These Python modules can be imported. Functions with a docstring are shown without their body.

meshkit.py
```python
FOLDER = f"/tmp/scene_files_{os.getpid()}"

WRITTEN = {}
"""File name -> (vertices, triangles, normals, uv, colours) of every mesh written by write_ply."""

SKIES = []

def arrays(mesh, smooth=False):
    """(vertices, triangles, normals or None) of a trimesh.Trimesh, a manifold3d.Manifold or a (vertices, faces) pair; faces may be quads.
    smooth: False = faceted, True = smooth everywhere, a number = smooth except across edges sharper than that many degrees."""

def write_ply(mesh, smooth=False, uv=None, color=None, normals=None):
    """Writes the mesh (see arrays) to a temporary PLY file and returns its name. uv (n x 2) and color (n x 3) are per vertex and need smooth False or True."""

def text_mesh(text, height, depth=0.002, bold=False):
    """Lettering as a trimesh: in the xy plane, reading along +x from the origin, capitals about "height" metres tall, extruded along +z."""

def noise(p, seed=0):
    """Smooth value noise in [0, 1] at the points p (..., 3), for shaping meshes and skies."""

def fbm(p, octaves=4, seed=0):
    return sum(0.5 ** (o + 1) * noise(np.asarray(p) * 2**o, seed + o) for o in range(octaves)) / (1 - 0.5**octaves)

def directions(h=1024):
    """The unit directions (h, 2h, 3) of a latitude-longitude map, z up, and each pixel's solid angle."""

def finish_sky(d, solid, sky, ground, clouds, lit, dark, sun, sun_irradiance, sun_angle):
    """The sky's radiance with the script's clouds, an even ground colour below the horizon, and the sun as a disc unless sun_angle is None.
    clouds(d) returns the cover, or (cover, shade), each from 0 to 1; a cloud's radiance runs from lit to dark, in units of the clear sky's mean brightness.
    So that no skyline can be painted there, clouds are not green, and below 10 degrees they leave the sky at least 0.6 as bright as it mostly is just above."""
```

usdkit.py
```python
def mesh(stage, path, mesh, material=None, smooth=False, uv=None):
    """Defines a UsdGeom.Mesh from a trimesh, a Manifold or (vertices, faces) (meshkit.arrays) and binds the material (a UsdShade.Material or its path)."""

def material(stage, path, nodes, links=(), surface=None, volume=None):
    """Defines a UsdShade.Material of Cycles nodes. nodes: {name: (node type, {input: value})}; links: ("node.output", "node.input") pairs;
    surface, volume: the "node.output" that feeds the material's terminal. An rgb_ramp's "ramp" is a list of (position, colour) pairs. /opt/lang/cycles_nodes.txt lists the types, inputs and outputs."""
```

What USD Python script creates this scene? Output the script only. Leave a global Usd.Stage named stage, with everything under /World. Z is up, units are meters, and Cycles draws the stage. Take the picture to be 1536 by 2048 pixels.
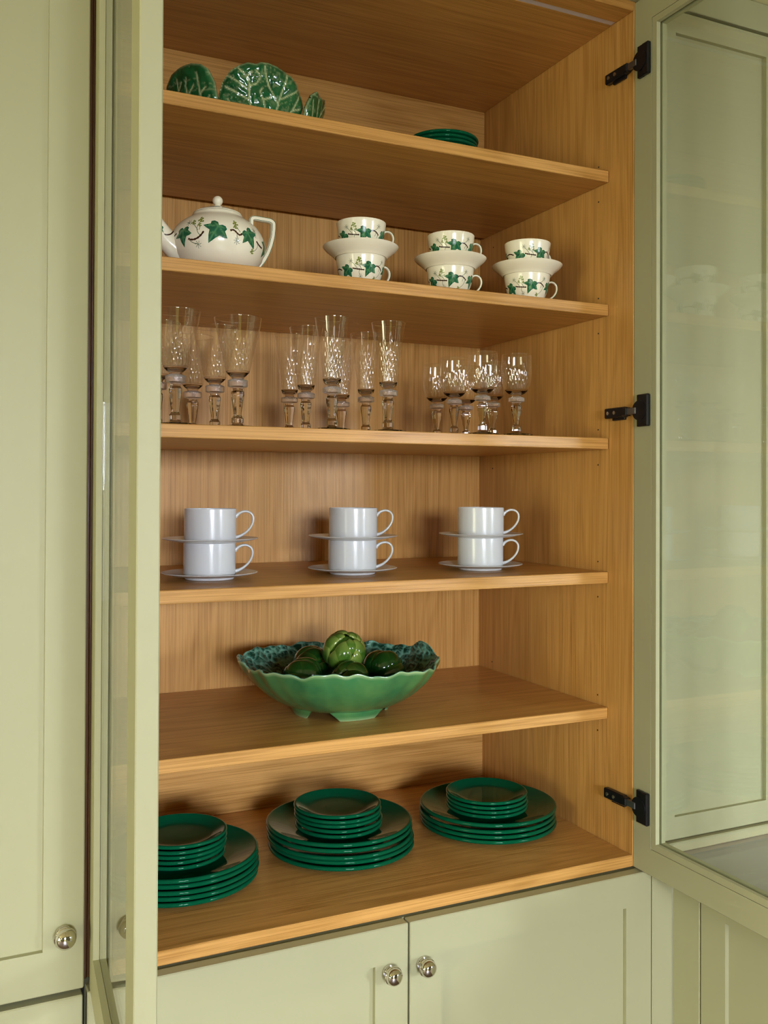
import math, random
import numpy as np, trimesh, manifold3d as m3
from scipy.spatial import Delaunay
from shapely.geometry import Polygon, Point
from shapely import contains_xy
from pxr import Usd, UsdGeom, UsdLux, UsdShade, Gf, Sdf, Vt
import usdkit, meshkit

random.seed(7)
stage = Usd.Stage.CreateInMemory()
UsdGeom.SetStageUpAxis(stage, UsdGeom.Tokens.z)
UsdGeom.SetStageMetersPerUnit(stage, 1.0)
UsdGeom.Xform.Define(stage, '/World')
UsdGeom.Scope.Define(stage, '/World/Looks')
PI = math.pi

# ------------------------------------------------------------------ camera
CAM = np.array([-1.19311, -1.41534, 1.60762]); YAW, PIT, ROL, FPX, SHIFT = .4427, .0091, .0041, 1891.4, -62.5
fw = np.array([math.sin(YAW) * math.cos(PIT), math.cos(YAW) * math.cos(PIT), math.sin(PIT)])
rt = np.array([math.cos(YAW), -math.sin(YAW), 0.0]); up = np.cross(rt, fw)
r2 = rt * math.cos(ROL) + up * math.sin(ROL); u2 = -rt * math.sin(ROL) + up * math.cos(ROL)
cam = UsdGeom.Camera.Define(stage, '/World/camera')
cam.CreateHorizontalApertureAttr(36.0); cam.CreateVerticalApertureAttr(48.0)
cam.CreateFocalLengthAttr(36.0 * FPX / 1536.0)
cam.CreateVerticalApertureOffsetAttr(36.0 * SHIFT / 1536.0)
cam.CreateClippingRangeAttr((0.02, 100.0))
EXPOSURE = -1.05
cam.CreateExposureAttr(EXPOSURE)
M = Gf.Matrix4d(*r2, 0, *u2, 0, *(-fw), 0, *CAM, 1)
cam.AddTransformOp().Set(M)

# ------------------------------------------------------------------ light: daylight through the windows opposite the cabinet and one at the left
WY = -4.20                                   # inner face of the window wall
WINDOWS = [(-4.60, -4.00, .12, 2.15), (-1.80, -.76, .12, 2.15), (1.85, 3.05, .12, 2.15)]
WIN_L = (-2.70, -1.30, .60, 2.10)            # y0, y1, z0, z1 of the window in the left wall
X0, X1, Y1, ZC = -4.9, 3.6, .62, 2.594
def daylight(name, w, h, power, color, loc, rx=0., rz=0.):
    L = UsdLux.RectLight.Define(stage, '/World/' + name)
    L.CreateWidthAttr(w); L.CreateHeightAttr(h); L.CreateIntensityAttr(power); L.CreateColorAttr(Gf.Vec3f(*color))
    L.AddTranslateOp().Set(loc); L.AddRotateZOp().Set(rz); L.AddRotateXOp().Set(rx)
    L.GetPrim().SetCustomDataByKey('kind', 'structure')
daylight('daylight_sky', 8.4, 2.2, 158., (1., 1.075, 1.25), (-.65, WY - 1.33, 1.97), 20.)          # open sky above the garden
daylight('daylight_horizon', 8.4, .9, 7., (1., 1., .95), (-.65, WY - 2.45, 1.15), 90.)           # bright low sky
daylight('daylight_lawn', 8.4, 2.2, 2., (1., 1., .25), (-.65, WY - 1.33, .33), 160.)            # sunlit lawn
daylight('daylight_side', 1.4, 1.5, 31., (1., .95, .66), (X0 - .22, -2.0, 1.35), 90., -90.)       # garden seen through the side window

# ------------------------------------------------------------------ materials
def mat(name, nodes, links, surface):
    return usdkit.material(stage, '/World/Looks/' + name, nodes, links, surface=surface)

def plain(name, color, rough=.5, **kw):
    return mat(name, {'p': ('principled_bsdf', dict(base_color=color, roughness=rough, **kw))}, [], 'p.BSDF')

def oak(name, axis, light=(.625, .334, .094), dark=(.395, .187, .039), rough=.34):
    """Straight-grained oak veneer; axis is the direction of the grain."""
    s1, s2, s3 = [1.0] * 3, [1.0] * 3, [1.0] * 3
    s1[axis], s2[axis], s3[axis] = .012, .03, .10
    n = {'g': ('geometry', {}),
         'm1': ('mapping', {'mapping_type': 'point', 'scale': s1}), 'n1': ('noise_texture', {'scale': 420., 'detail': 2., 'roughness': .55}),
         'm2': ('mapping', {'mapping_type': 'point', 'scale': s2, 'location': (3.1, 1.7, .4)}), 'n2': ('noise_texture', {'scale': 55., 'detail': 2., 'roughness': .55}),
         'm3': ('mapping', {'mapping_type': 'point', 'scale': s3, 'location': (1.3, 4.2, 2.2)}), 'n3': ('noise_texture', {'scale': 7., 'detail': 2., 'roughness': .5}),
         'w': ('math', {'math_type': 'multiply', 'value2': 95.}), 'sn': ('math', {'math_type': 'sine'}),
         'wr': ('map_range', {'from_min': -.2, 'from_max': 1., 'to_min': 0., 'to_max': 1., 'clamp': True}),
         'r1': ('map_range', {'from_min': .42, 'from_max': .66, 'to_min': 0., 'to_max': 1., 'clamp': True}),
         'r2': ('map_range', {'from_min': .35, 'from_max': .75, 'to_min': 0., 'to_max': 1., 'clamp': True}),
         'a1': ('math', {'math_type': 'multiply', 'value2': .62}), 'a2': ('math', {'math_type': 'multiply_add', 'value2': .32}),
         'a3': ('math', {'math_type': 'multiply_add', 'value2': .25, 'use_clamp': True}),
         'c': ('mix_color', {'a': light, 'b': dark}), 'b': ('bump', {'strength': .08, 'distance': .001}),
         'p': ('principled_bsdf', {'roughness': rough, 'specular_ior_level': .4})}
    l = [('g.position', 'm1.vector'), ('g.position', 'm2.vector'), ('g.position', 'm3.vector'), ('m1.vector', 'n1.vector'), ('m2.vector', 'n2.vector'), ('m3.vector', 'n3.vector'),
         ('n3.fac', 'w.value1'), ('w.value', 'sn.value1'), ('sn.value', 'wr.value'), ('n1.fac', 'r1.value'), ('n2.fac', 'r2.value'),
         ('r1.result', 'a1.value1'), ('r2.result', 'a2.value1'), ('a1.value', 'a2.value3'), ('wr.result', 'a3.value1'), ('a2.value', 'a3.value3'),
         ('a3.value', 'c.fac'), ('c.result', 'p.base_color'), ('r1.result', 'b.height'), ('b.normal', 'p.normal')]
    return mat(name, n, l, 'p.BSDF')

def masked(name, base, vein, rough=.12, mottle=None, coat=0., scale=40.):
    """Glaze whose 'mask' primvar (relief: veins, ridges, rims) shows the lighter colour where the glaze thins."""
    n = {'a': ('attribute', {'attribute': 'mask'}), 'tc': ('texture_coordinate', {}), 'n': ('noise_texture', {'scale': scale, 'detail': 3.}),
         'nr': ('map_range', {'from_min': .35, 'from_max': .68, 'to_min': 0., 'to_max': 1., 'clamp': True}),
         'm': ('mix_color', {'a': base, 'b': mottle or base}), 'c': ('mix_color', {'b': vein}),
         'p': ('principled_bsdf', {'roughness': rough, 'coat_weight': coat, 'coat_roughness': .04})}
    l = [('tc.object', 'n.vector'), ('n.fac', 'nr.value'), ('nr.result', 'm.fac'), ('m.result', 'c.a'), ('a.fac', 'c.fac'), ('c.result', 'p.base_color')]
    return mat(name, n, l, 'p.BSDF')

OAK_V, OAK_H = oak('oak_vertical', 2), oak('oak_horizontal', 0)
OAK_SHADE = oak('oak_painted_shade', 2, (.155, .068, .020), (.070, .028, .007))  # cabinet oak darkened: shade of the panel edge put into the colour
PAINT = mat('sage_paint', {'g': ('geometry', {}), 'n': ('noise_texture', {'scale': 900., 'detail': 1.}), 'b': ('bump', {'strength': .03, 'distance': .0005}),
                           'p': ('principled_bsdf', {'base_color': (.380, .369, .214), 'roughness': .48, 'specular_ior_level': .28})},
            [('g.position', 'n.vector'), ('n.fac', 'b.height'), ('b.normal', 'p.normal')], 'p.BSDF')
WALL = plain('wall_paint', (.40, .385, .22), .8)
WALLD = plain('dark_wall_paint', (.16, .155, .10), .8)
CEIL = plain('ceiling_paint', (.80, .74, .46), .85)
FLOOR = mat('floor_boards', {'g': ('geometry', {}), 'm': ('mapping', {'scale': (.05, 1., 1.)}), 'n': ('noise_texture', {'scale': 60., 'detail': 3.}),
                             'c': ('mix_color', {'a': (.13, .080, .036), 'b': (.085, .048, .022)}), 'p': ('principled_bsdf', {'roughness': .45})},
            [('g.position', 'm.vector'), ('m.vector', 'n.vector'), ('n.fac', 'c.fac'), ('c.result', 'p.base_color')], 'p.BSDF')
STONE = mat('grey_marble', {'g': ('geometry', {}), 'm': ('mapping', {'scale': (1., 2.2, 1.), 'rotation': (0, 0, .35)}), 'n': ('noise_texture', {'scale': 7., 'detail': 6., 'distortion': 1.2}),
                            'r': ('map_range', {'from_min': .47, 'from_max': .53, 'to_min': 0., 'to_max': 1., 'clamp': True}),
                            'n2': ('noise_texture', {'scale': 3., 'detail': 4.}), 'c0': ('mix_color', {'a': (.46, .44, .40), 'b': (.30, .285, .26)}), 'c': ('mix_color', {'b': (.36, .34, .31)}),
                            'p': ('principled_bsdf', {'roughness': .3})},
            [('g.position', 'm.vector'), ('m.vector', 'n.vector'), ('m.vector', 'n2.vector'), ('n2.fac', 'c0.fac'), ('n.fac', 'r.value'), ('r.result', 'c.fac'), ('c0.result', 'c.a'), ('c.result', 'p.base_color')], 'p.BSDF')
PANE = mat('pane_glass', {'l': ('layer_weight', {'blend': .5}), 'q': ('math', {'math_type': 'power', 'value2': 5.}), 's': ('math', {'math_type': 'multiply_add', 'value2': .96, 'value3': .04}),
                          't': ('transparent_bsdf', {'color': (.955, .975, .95)}), 'y': ('glossy_bsdf', {'color': (1., 1., 1.), 'roughness': .0}), 'x': ('mix_closure', {})},
           [('l.facing', 'q.value1'), ('q.value', 's.value1'), ('s.value', 'x.fac'), ('t.BSDF', 'x.closure1'), ('y.BSDF', 'x.closure2')], 'x.closure')
BLACK = plain('black_hinge_metal', (.012, .012, .014), .32, metallic=.4)
STEEL = plain('hinge_steel', (.22, .23, .25), .3, metallic=.9)
BRASS = plain('hinge_screw', (.55, .47, .33), .3, metallic=1.0)
NICKEL = plain('polished_nickel', (.70, .67, .64), .06, metallic=1.0)
DARK = plain('painted_gap_shade', (.02, .018, .015), .7)  # near-black body colour: shade of the gap between cupboards painted in
ALU = plain('led_diffuser', (.62, .55, .58), .5)
HOLE = plain('pin_hole', (.03, .015, .006), .8)
CHINA = plain('white_bone_china', (.58, .59, .59), .20)
CREAM = plain('cream_glazed_earthenware', (.89, .83, .63), .17)
EMERALD = plain('emerald_glass_glaze', (.0008, .076, .030), .05, ior=1.25, specular_tint=(.75, 1., .85))
CRYSTAL = plain('clear_crystal', (1., 1., 1.), .0, ior=1.5, transmission_weight=1.0)
THIN = mat('thin_crystal', {'l': ('layer_weight', {'blend': .5}), 'q': ('math', {'math_type': 'power', 'value2': 4.}), 's': ('math', {'math_type': 'multiply_add', 'value2': .88, 'value3': .075}),
                            't': ('transparent_bsdf', {'color': (.985, .985, .98)}), 'y': ('glossy_bsdf', {'color': (1., 1., 1.), 'roughness': .015}), 'x': ('mix_closure', {}),
                            'a': ('attribute', {'attribute': 'mask'}), 'k': ('math', {'math_type': 'multiply', 'value2': .10}),
                            'g': ('glossy_bsdf', {'color': (1., .98, .95), 'roughness': .12}), 'z': ('mix_closure', {})},
           [('l.facing', 'q.value1'), ('q.value', 's.value1'), ('s.value', 'x.fac'), ('t.BSDF', 'x.closure1'), ('y.BSDF', 'x.closure2'), ('a.fac', 'k.value1'), ('k.value', 'z.fac'), ('x.closure', 'z.closure1'), ('g.BSDF', 'z.closure2')], 'z.closure')
FROST = plain('frosted_crystal', (1., .98, .97), .12, ior=1.45, transmission_weight=.93)
IVY = masked('ivy_leaf_enamel', (.004, .075, .030), (.09, .26, .10), .15, mottle=(.006, .125, .070), scale=55.)
VINE = plain('brown_vine_enamel', (.045, .016, .008), .2)
BERRY = plain('olive_berry_enamel', (.17, .22, .025), .2)
INK = plain('grey_green_ink', (.16, .20, .12), .25)
LEAFG = masked('dark_leaf_glaze', (.0025, .068, .016), (.50, .56, .28), .10, mottle=(.006, .120, .034), coat=.3, scale=30.)
BOWLOUT = masked('mottled_green_glaze', (.078, .225, .068), (.36, .50, .24), .16, mottle=(.022, .150, .055), coat=.3, scale=16.)
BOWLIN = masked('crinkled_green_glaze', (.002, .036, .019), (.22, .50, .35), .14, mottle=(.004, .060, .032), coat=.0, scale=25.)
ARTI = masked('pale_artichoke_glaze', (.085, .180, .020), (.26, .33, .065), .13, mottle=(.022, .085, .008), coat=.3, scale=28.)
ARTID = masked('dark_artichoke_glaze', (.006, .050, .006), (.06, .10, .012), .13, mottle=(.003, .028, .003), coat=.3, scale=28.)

# ------------------------------------------------------------------ scene graph helpers
used = {}
def numbered(parent, name):
    k = (parent, name); n = used.get(k, 0); used[k] = n + 1
    return f'{parent}/{name}' if n == 0 else f'{parent}/{name}_{n:03d}'

def path_of(parent):
    return '/World' if parent is None else str(parent.GetPath())

def obj(name, mesh, m, parent=None, smooth=30, label=None, mask=None):
    """One Mesh prim (parent None: top level)."""
    p = usdkit.mesh(stage, numbered(path_of(parent), name), mesh, m, smooth=True if mask is not None else smooth)
    if mask is not None:
        UsdGeom.PrimvarsAPI(p).CreatePrimvar('mask', Sdf.ValueTypeNames.FloatArray, 'vertex').Set(Vt.FloatArray.FromNumpy(np.asarray(mask, np.float32)))
    if label: p.GetPrim().SetCustomDataByKey('label', label)
    return p.GetPrim()

def tag(o, label=None, cat=None, group=None, kind=None):
    for k, v in (('label', label), ('category', cat), ('group', group), ('kind', kind)):
        if v: o.SetCustomDataByKey(k, v)
    return o

LIFT = .0004                                  # hair's breadth between a thing and what it stands on
def thing(name, label, cat, loc=(0, 0, 0), rz=0., group=None, tilt=None):
    x = UsdGeom.Xform.Define(stage, numbered('/World', name))
    x.AddTranslateOp().Set((float(loc[0]), float(loc[1]), float(loc[2]) + (0. if cat in ('cabinet', 'worktop') else LIFT))); x.AddRotateZOp().Set(float(math.degrees(rz)))
    if tilt: x.AddRotateXYZOp().Set(tilt)
    return tag(x.GetPrim(), label, cat, group)

def dup(root, label, loc, rz=0., group=None, tilt=None):
    name = root.GetName()
    c = root.GetCustomData()
    r = thing(name, label, c['category'], loc, rz, group or c.get('group'), tilt)
    r.GetReferences().AddInternalReference(root.GetPath()); r.SetInstanceable(True)
    return r

def struct(name, mesh, m, parent=None, label=None):
    o = obj(name, mesh, m, parent)
    if parent is None: tag(o, label, None, None, 'structure')
    return o

# ------------------------------------------------------------------ mesh helpers
def cat(*ms): return trimesh.util.concatenate(list(ms))

def box(x0, x1, y0, y1, z0, z1, c=.0012):
    """A box with small chamfered edges."""
    c = min(c, .45 * min(x1 - x0, y1 - y0, z1 - z0))
    P = []
    for sx in (0, 1):
        for sy in (0, 1):
            for sz in (0, 1):
                q = np.array([(x0, x1)[sx], (y0, y1)[sy], (z0, z1)[sz]]); d = np.array([1 - 2 * sx, 1 - 2 * sy, 1 - 2 * sz]) * c
                for k in range(3):
                    t = q + d; t[k] = q[k]; P.append(t)
    return tm(m3.Manifold.hull_points(np.array(P)))

def tm(man):
    m = man.to_mesh(); return trimesh.Trimesh(np.asarray(m.vert_properties)[:, :3], np.asarray(m.tri_verts), process=False)

def man(t): return m3.Manifold(m3.Mesh(vert_properties=np.asarray(t.vertices, np.float32), tri_verts=np.asarray(t.faces, np.uint32)))

def moved(t, loc=(0, 0, 0), rz=0., R=None):
    t = t.copy()
    if R is not None: t.apply_transform(R)
    if rz: t.apply_transform(trimesh.transformations.rotation_matrix(rz, (0, 0, 1)))
    t.apply_translation(loc); return t

def fix(t):
    if t.volume < 0: t.invert()
    return t

def lathe(prof, n=72, disp=None, mask=None, sheet=False):
    """Revolve a closed or pole-to-pole (r, z) profile about z. disp(theta, i, r, z) -> radial offset."""
    prof = np.asarray(prof, float); th = np.arange(n) / n * 2 * PI
    V, idx = [], []
    for i, (r, z) in enumerate(prof):
        if r < 1e-6:
            idx.append([len(V)] * n); V.append((0, 0, z))
            if mask is not None: mask.append(0.)
        else:
            dd = disp(th, i, r, z) if disp else 0 * th
            rr = r + dd
            if mask is not None: mask.extend(dd)
            idx.append(list(range(len(V), len(V) + n))); V.extend(np.stack([rr * np.cos(th), rr * np.sin(th), th * 0 + z], 1))
    F = []
    closed = prof[0][0] > 1e-6 and not sheet
    for i in range(len(prof) - (0 if closed else 1)):
        a, b = idx[i], idx[(i + 1) % len(prof)]
        for j in range(n):
            k = (j + 1) % n
            if a[j] != a[k]: F.append((a[j], a[k], b[j]))
            if b[j] != b[k]: F.append((a[k], b[k], b[j]))
    m = trimesh.Trimesh(np.array(V), np.array(F), process=False)
    return m if sheet else fix(m)

def spline(pts, n):
    from scipy.interpolate import CubicSpline
    pts = np.asarray(pts, float); t = np.r_[0, np.cumsum(np.linalg.norm(np.diff(pts, axis=0), axis=1))]
    return CubicSpline(t, pts)(np.linspace(0, t[-1], n))

def poly_path(pts, n):
    pts = np.asarray(pts, float); t = np.r_[0, np.cumsum(np.linalg.norm(np.diff(pts, axis=0), axis=1))]; s = np.linspace(0, t[-1], n)
    return np.stack([np.interp(s, t, pts[:, k]) for k in range(3)], 1)

def sweep(path, ra, rb=None, side=(0, 1, 0), n=12, power=2.):
    """Sweep a super-elliptic section (half width ra along 'side', rb across) along the path; capped."""
    path = np.asarray(path, float); L = len(path); rb = ra if rb is None else rb
    ra, rb = np.broadcast_to(ra, L), np.broadcast_to(rb, L)
    T = np.gradient(path, axis=0); T /= np.linalg.norm(T, axis=1)[:, None]
    S = np.asarray(side, float)[None] - T * (T @ np.asarray(side, float))[:, None]; S /= np.linalg.norm(S, axis=1)[:, None]; N = np.cross(T, S)
    a = np.arange(n) / n * 2 * PI; ca, sa = np.cos(a), np.sin(a)
    ca, sa = np.sign(ca) * np.abs(ca) ** (2 / power), np.sign(sa) * np.abs(sa) ** (2 / power)
    V = (path[:, None] + S[:, None] * (ra[:, None] * ca)[..., None] + N[:, None] * (rb[:, None] * sa)[..., None]).reshape(-1, 3)
    F = []
    for i in range(L - 1):
        for j in range(n):
            k = (j + 1) % n; p, q = i * n, (i + 1) * n
            F += [(p + j, p + k, q + j), (p + k, q + k, q + j)]
    V = np.vstack([V, path[0], path[-1]]); a0, a1 = len(V) - 2, len(V) - 1
    for j in range(n):
        k = (j + 1) % n; F += [(a0, k, j), (a1, (L - 1) * n + j, (L - 1) * n + k)]
    return fix(trimesh.Trimesh(V, np.array(F), process=False))

def ring_frame(a0, a1, z0, z1, ia0, ia1, iz0, iz1, y0, y1, c=.001):
    """A rectangular frame in the xz plane (outer a0..a1, z0..z1; opening ia0..ia1, iz0..iz1), thick from y0 to y1."""
    o = man(box(a0, a1, y0, y1, z0, z1, c)) - m3.Manifold.cube((ia1 - ia0, (y1 - y0) + .02, iz1 - iz0)).translate((ia0, y0 - .01, iz0))
    return o

# ------------------------------------------------------------------ room
def wall_mesh(x0, x1, y0, y1, z0, z1): return box(x0, x1, y0, y1, z0, z1, .0)  # plain
def solid(x0, x1, y0, y1, z0, z1): return trimesh.creation.box(bounds=[(x0, y0, z0), (x1, y1, z1)])
struct('floor', solid(X0 - .2, X1 + .2, WY - .3, Y1 + .15, -.1, 0), FLOOR, label='dark oak plank floor of the kitchen')
struct('ceiling', solid(X0 - .2, X1 + .2, WY - .3, Y1 + .15, ZC, ZC + .1), CEIL, label='white ceiling above the cabinets')
struct('wall_back', solid(X0 - .2, X1 + .2, Y1, Y1 + .15, 0, ZC), WALL, label='wall behind the cabinets')
struct('wall_left', tm(m3.Manifold.cube((.2, Y1 - WY + .3, ZC)).translate((X0 - .2, WY - .3, 0)) - m3.Manifold.cube((.6, WIN_L[1] - WIN_L[0], WIN_L[3] - WIN_L[2])).translate((X0 - .4, WIN_L[0], WIN_L[2]))), WALL, label='side wall left of the kitchen')
struct('wall_right', solid(X1, X1 + .2, WY - .3, Y1, 0, ZC), WALL, label='side wall right of the kitchen')
fr = m3.Manifold.cube((X1 - X0, .2, ZC)).translate((X0, WY - .2, 0))
for x0, x1, z0, z1 in WINDOWS: fr = fr - m3.Manifold.cube((x1 - x0, .4, z1 - z0)).translate((x0, WY - .3, z0))
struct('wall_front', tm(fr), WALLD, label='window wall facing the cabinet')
for i, (x0, x1, z0, z1) in enumerate(WINDOWS):
    f = ring_frame(x0, x1, z0, z1, x0 + .05, x1 - .05, z0 + .06, z1 - .05, WY - .14, WY - .08, .002)
    if x1 - x0 > .8: f = f + man(box((x0 + x1) / 2 - .03, (x0 + x1) / 2 + .03, WY - .135, WY - .085, z0 + .05, z1 - .045, .002))
    struct(f'window_{i + 1}', tm(f), CEIL, label='white painted window frame opposite the cabinet')

# ------------------------------------------------------------------ display cabinet (oak carcass with glass doors)
SH = [2.2355, 1.9723, 1.7101, 1.4476, 1.1827]; BASE = .92; TOPU = 2.5197; YS, YB, YBB = .0721, .5585, .5413; XL = -.970
cab = thing('display_cabinet', 'tall oak-lined china cabinet with glass doors standing open', 'cabinet')
obj('side_panel', box(0, .022, 0, .60, BASE - .022, TOPU + .022), OAK_V, cab)
obj('side_panel', box(XL - .0272, XL, .018, .60, BASE - .0217, TOPU + .022), OAK_V, cab)
for xa, xb, yy in ((-.9972, -.9905, .010), (-.9898, -.9862, .012), (-.9855, XL, .015)):  # added strips over the panel edge, coloured dark to stand for its shade
    obj('edge_shade_strip', box(xa, xb, yy, .0175, BASE - .0217, TOPU + .022, .0008), OAK_SHADE, cab, label='oak edge strip with shade painted in beside the left glass door')
obj('back_panel', box(XL, 0, YB, YB + .012, BASE, TOPU), OAK_V, cab)
obj('back_board', box(XL + .001, -.0005, YBB, YB - .0002, SH[0] + .0003, TOPU - .0003, .0005), OAK_H, cab, label='upper oak back board with sideways grain')
obj('back_board', box(XL + .001, -.0005, YBB, YB - .0002, BASE + .0003, SH[4] - .0225, .0005), OAK_H, cab, label='lower oak back board with sideways grain')
obj('base_board', box(XL, 0, .0, .60, BASE - .022, BASE, .0015), OAK_H, cab)
tp = man(box(XL, 0, .0, .60, TOPU, TOPU + .022, .0015)) - m3.Manifold.cube((-XL + .1, .0145, .012)).translate((XL - .05, .0515, TOPU - .002))
obj('top_board', tm(tp), OAK_H, cab)
led = obj('light_strip', solid(XL + .002, -.002, .052, .0655, TOPU + .003, TOPU + .0095), plain('led_aluminium', (.5, .5, .5), .35, metallic=.8), cab, label='recessed light strip in the top board')
obj('diffuser', solid(XL + .002, -.002, .0525, .065, TOPU + .0005, TOPU + .003), ALU, led)
for z in SH:
    obj('shelf', box(XL + .001, -.001, YS, (YBB if z > 2.1 else YB) - .001, z - .022, z, .0012), OAK_H, cab)
# shelf pin holes near the front of the side panels
ph = []
for zs in SH:
    for z in (zs + .018, zs - .052):
        for y in (.105, .50): ph.append(moved(trimesh.creation.cylinder(.0016, .0006, sections=10), (-.0002, y, z), R=trimesh.transformations.rotation_matrix(PI / 2, (0, 1, 0))))
tag(obj('shelf_pin_hole', cat(*ph), HOLE, cab), kind='stuff')
obj('cornice', box(-1.0, .60, -.022, -.0006, TOPU + .0158, ZC - .001), PAINT, cab, label='sage painted filler above the doors')
# soft-close hinges on the right side panel
def hinge(z):
    arm = cat(box(-.0125, -.001, .012, .0715, z - .0098, z + .0098, .002), box(-.006, -.001, .018, .055, z - .0145, z - .0085, .001), box(-.0145, -.001, .004, .018, z - .0082, z + .0082, .002))
    h = obj('hinge', arm, BLACK, cab, label='black soft-close door hinge')
    R90 = trimesh.transformations.rotation_matrix(PI / 2, (0, 1, 0))
    plate = cat(box(-.0085, .0004, -.0480, -.0300, z - .030, z + .030, .002), box(-.0065, .0004, -.0310, -.0165, z - .030, z - .016, .001), box(-.0065, .0004, -.0310, -.0165, z + .016, z + .030, .001),
                moved(trimesh.creation.cylinder(.0185, .010, sections=36), (-.0048, -.0262, z), R=R90))
    obj('hinge_cup', plate, BLACK, h)
    obj('hinge_link', box(-.012, -.004, -.019, .006, z - .0062, z + .0062, .001), STEEL, h, label='grey steel link')
    for y in (.060, .041):
        s = trimesh.creation.cylinder(.0036, .0016, sections=18)
        slot = cat(moved(s, (-.0130, y, z), R=R90), solid(-.0142, -.0136, y - .0026, y + .0026, z - .0005, z + .0005), solid(-.0142, -.0136, y - .0005, y + .0005, z - .0026, z + .0026))
        obj('screw', slot, BRASS, h)
for z in (2.412, 1.757, 1.019): hinge(z)

def glass_door(W, T, z0, z1, inside):
    """Door in its own xz plane: hinge edge at x=0, free edge x=W, y from 0 (outer face) to T (inner face, bead side)."""
    S = .0625
    f = man(box(0, W, 0, T, z0, z1, .0012)) - m3.Manifold.cube((W - 2 * S, T * 3, z1 - z0 - 2 * S)).translate((S, -T, z0 + S)) \
        - m3.Manifold.cube((W - 2 * .0485, T, z1 - z0 - 2 * .0485)).translate((.0485, .0125, z0 + .0485))
    b = m3.Manifold.cube((W - 2 * .0492, T - .0132, z1 - z0 - 2 * .0492)).translate((.0492, .0127, z0 + .0492)) \
        - m3.Manifold.cube((W - 2 * .061, T, z1 - z0 - 2 * .061)).translate((.061, .010, z0 + .061))
    g = solid(.056, W - .056, .0088, .0122, z0 + .056, z1 - .056)
    f = f - m3.Manifold.cube((W - .11, .0042, z1 - z0 - .11)).translate((.055, .0084, z0 + .055))
    return tm(f), tm(b), g
ZD0, ZD1, DW, DT = .8985, 2.5335, .5105, .022
F_, B_, G_ = glass_door(DW, DT, ZD0, ZD1, 1)
def place_door(A, along, normal, label):
    """along: unit vector from the hinge edge to the free edge; normal: from the outer to the inner face."""
    Mx = np.eye(4); Mx[:2, 0] = along; Mx[:2, 1] = normal; Mx[:2, 3] = A
    out = []
    for t in (F_, B_, G_):
        t = t.copy(); t.apply_transform(Mx)
        if np.linalg.det(Mx[:3, :3]) < 0 and t.volume < 0: t.invert()
        out.append(fix(t))
    d = obj('door', out[0], PAINT, cab, label=label)
    obj('glazing_bead', out[1], PAINT, d); obj('glass_pane', out[2], PANE, d, label='clear glass pane')
    return d
ang = .0662
place_door((-.9896, -.0086), (-math.sin(ang), -math.cos(ang)), (math.cos(ang), -math.sin(ang)), 'left glass door swung open, seen edge on')
place_door((.0226, -.0005), (0., -1.), (-1., 0.), 'right glass door swung open at a right angle')

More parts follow.
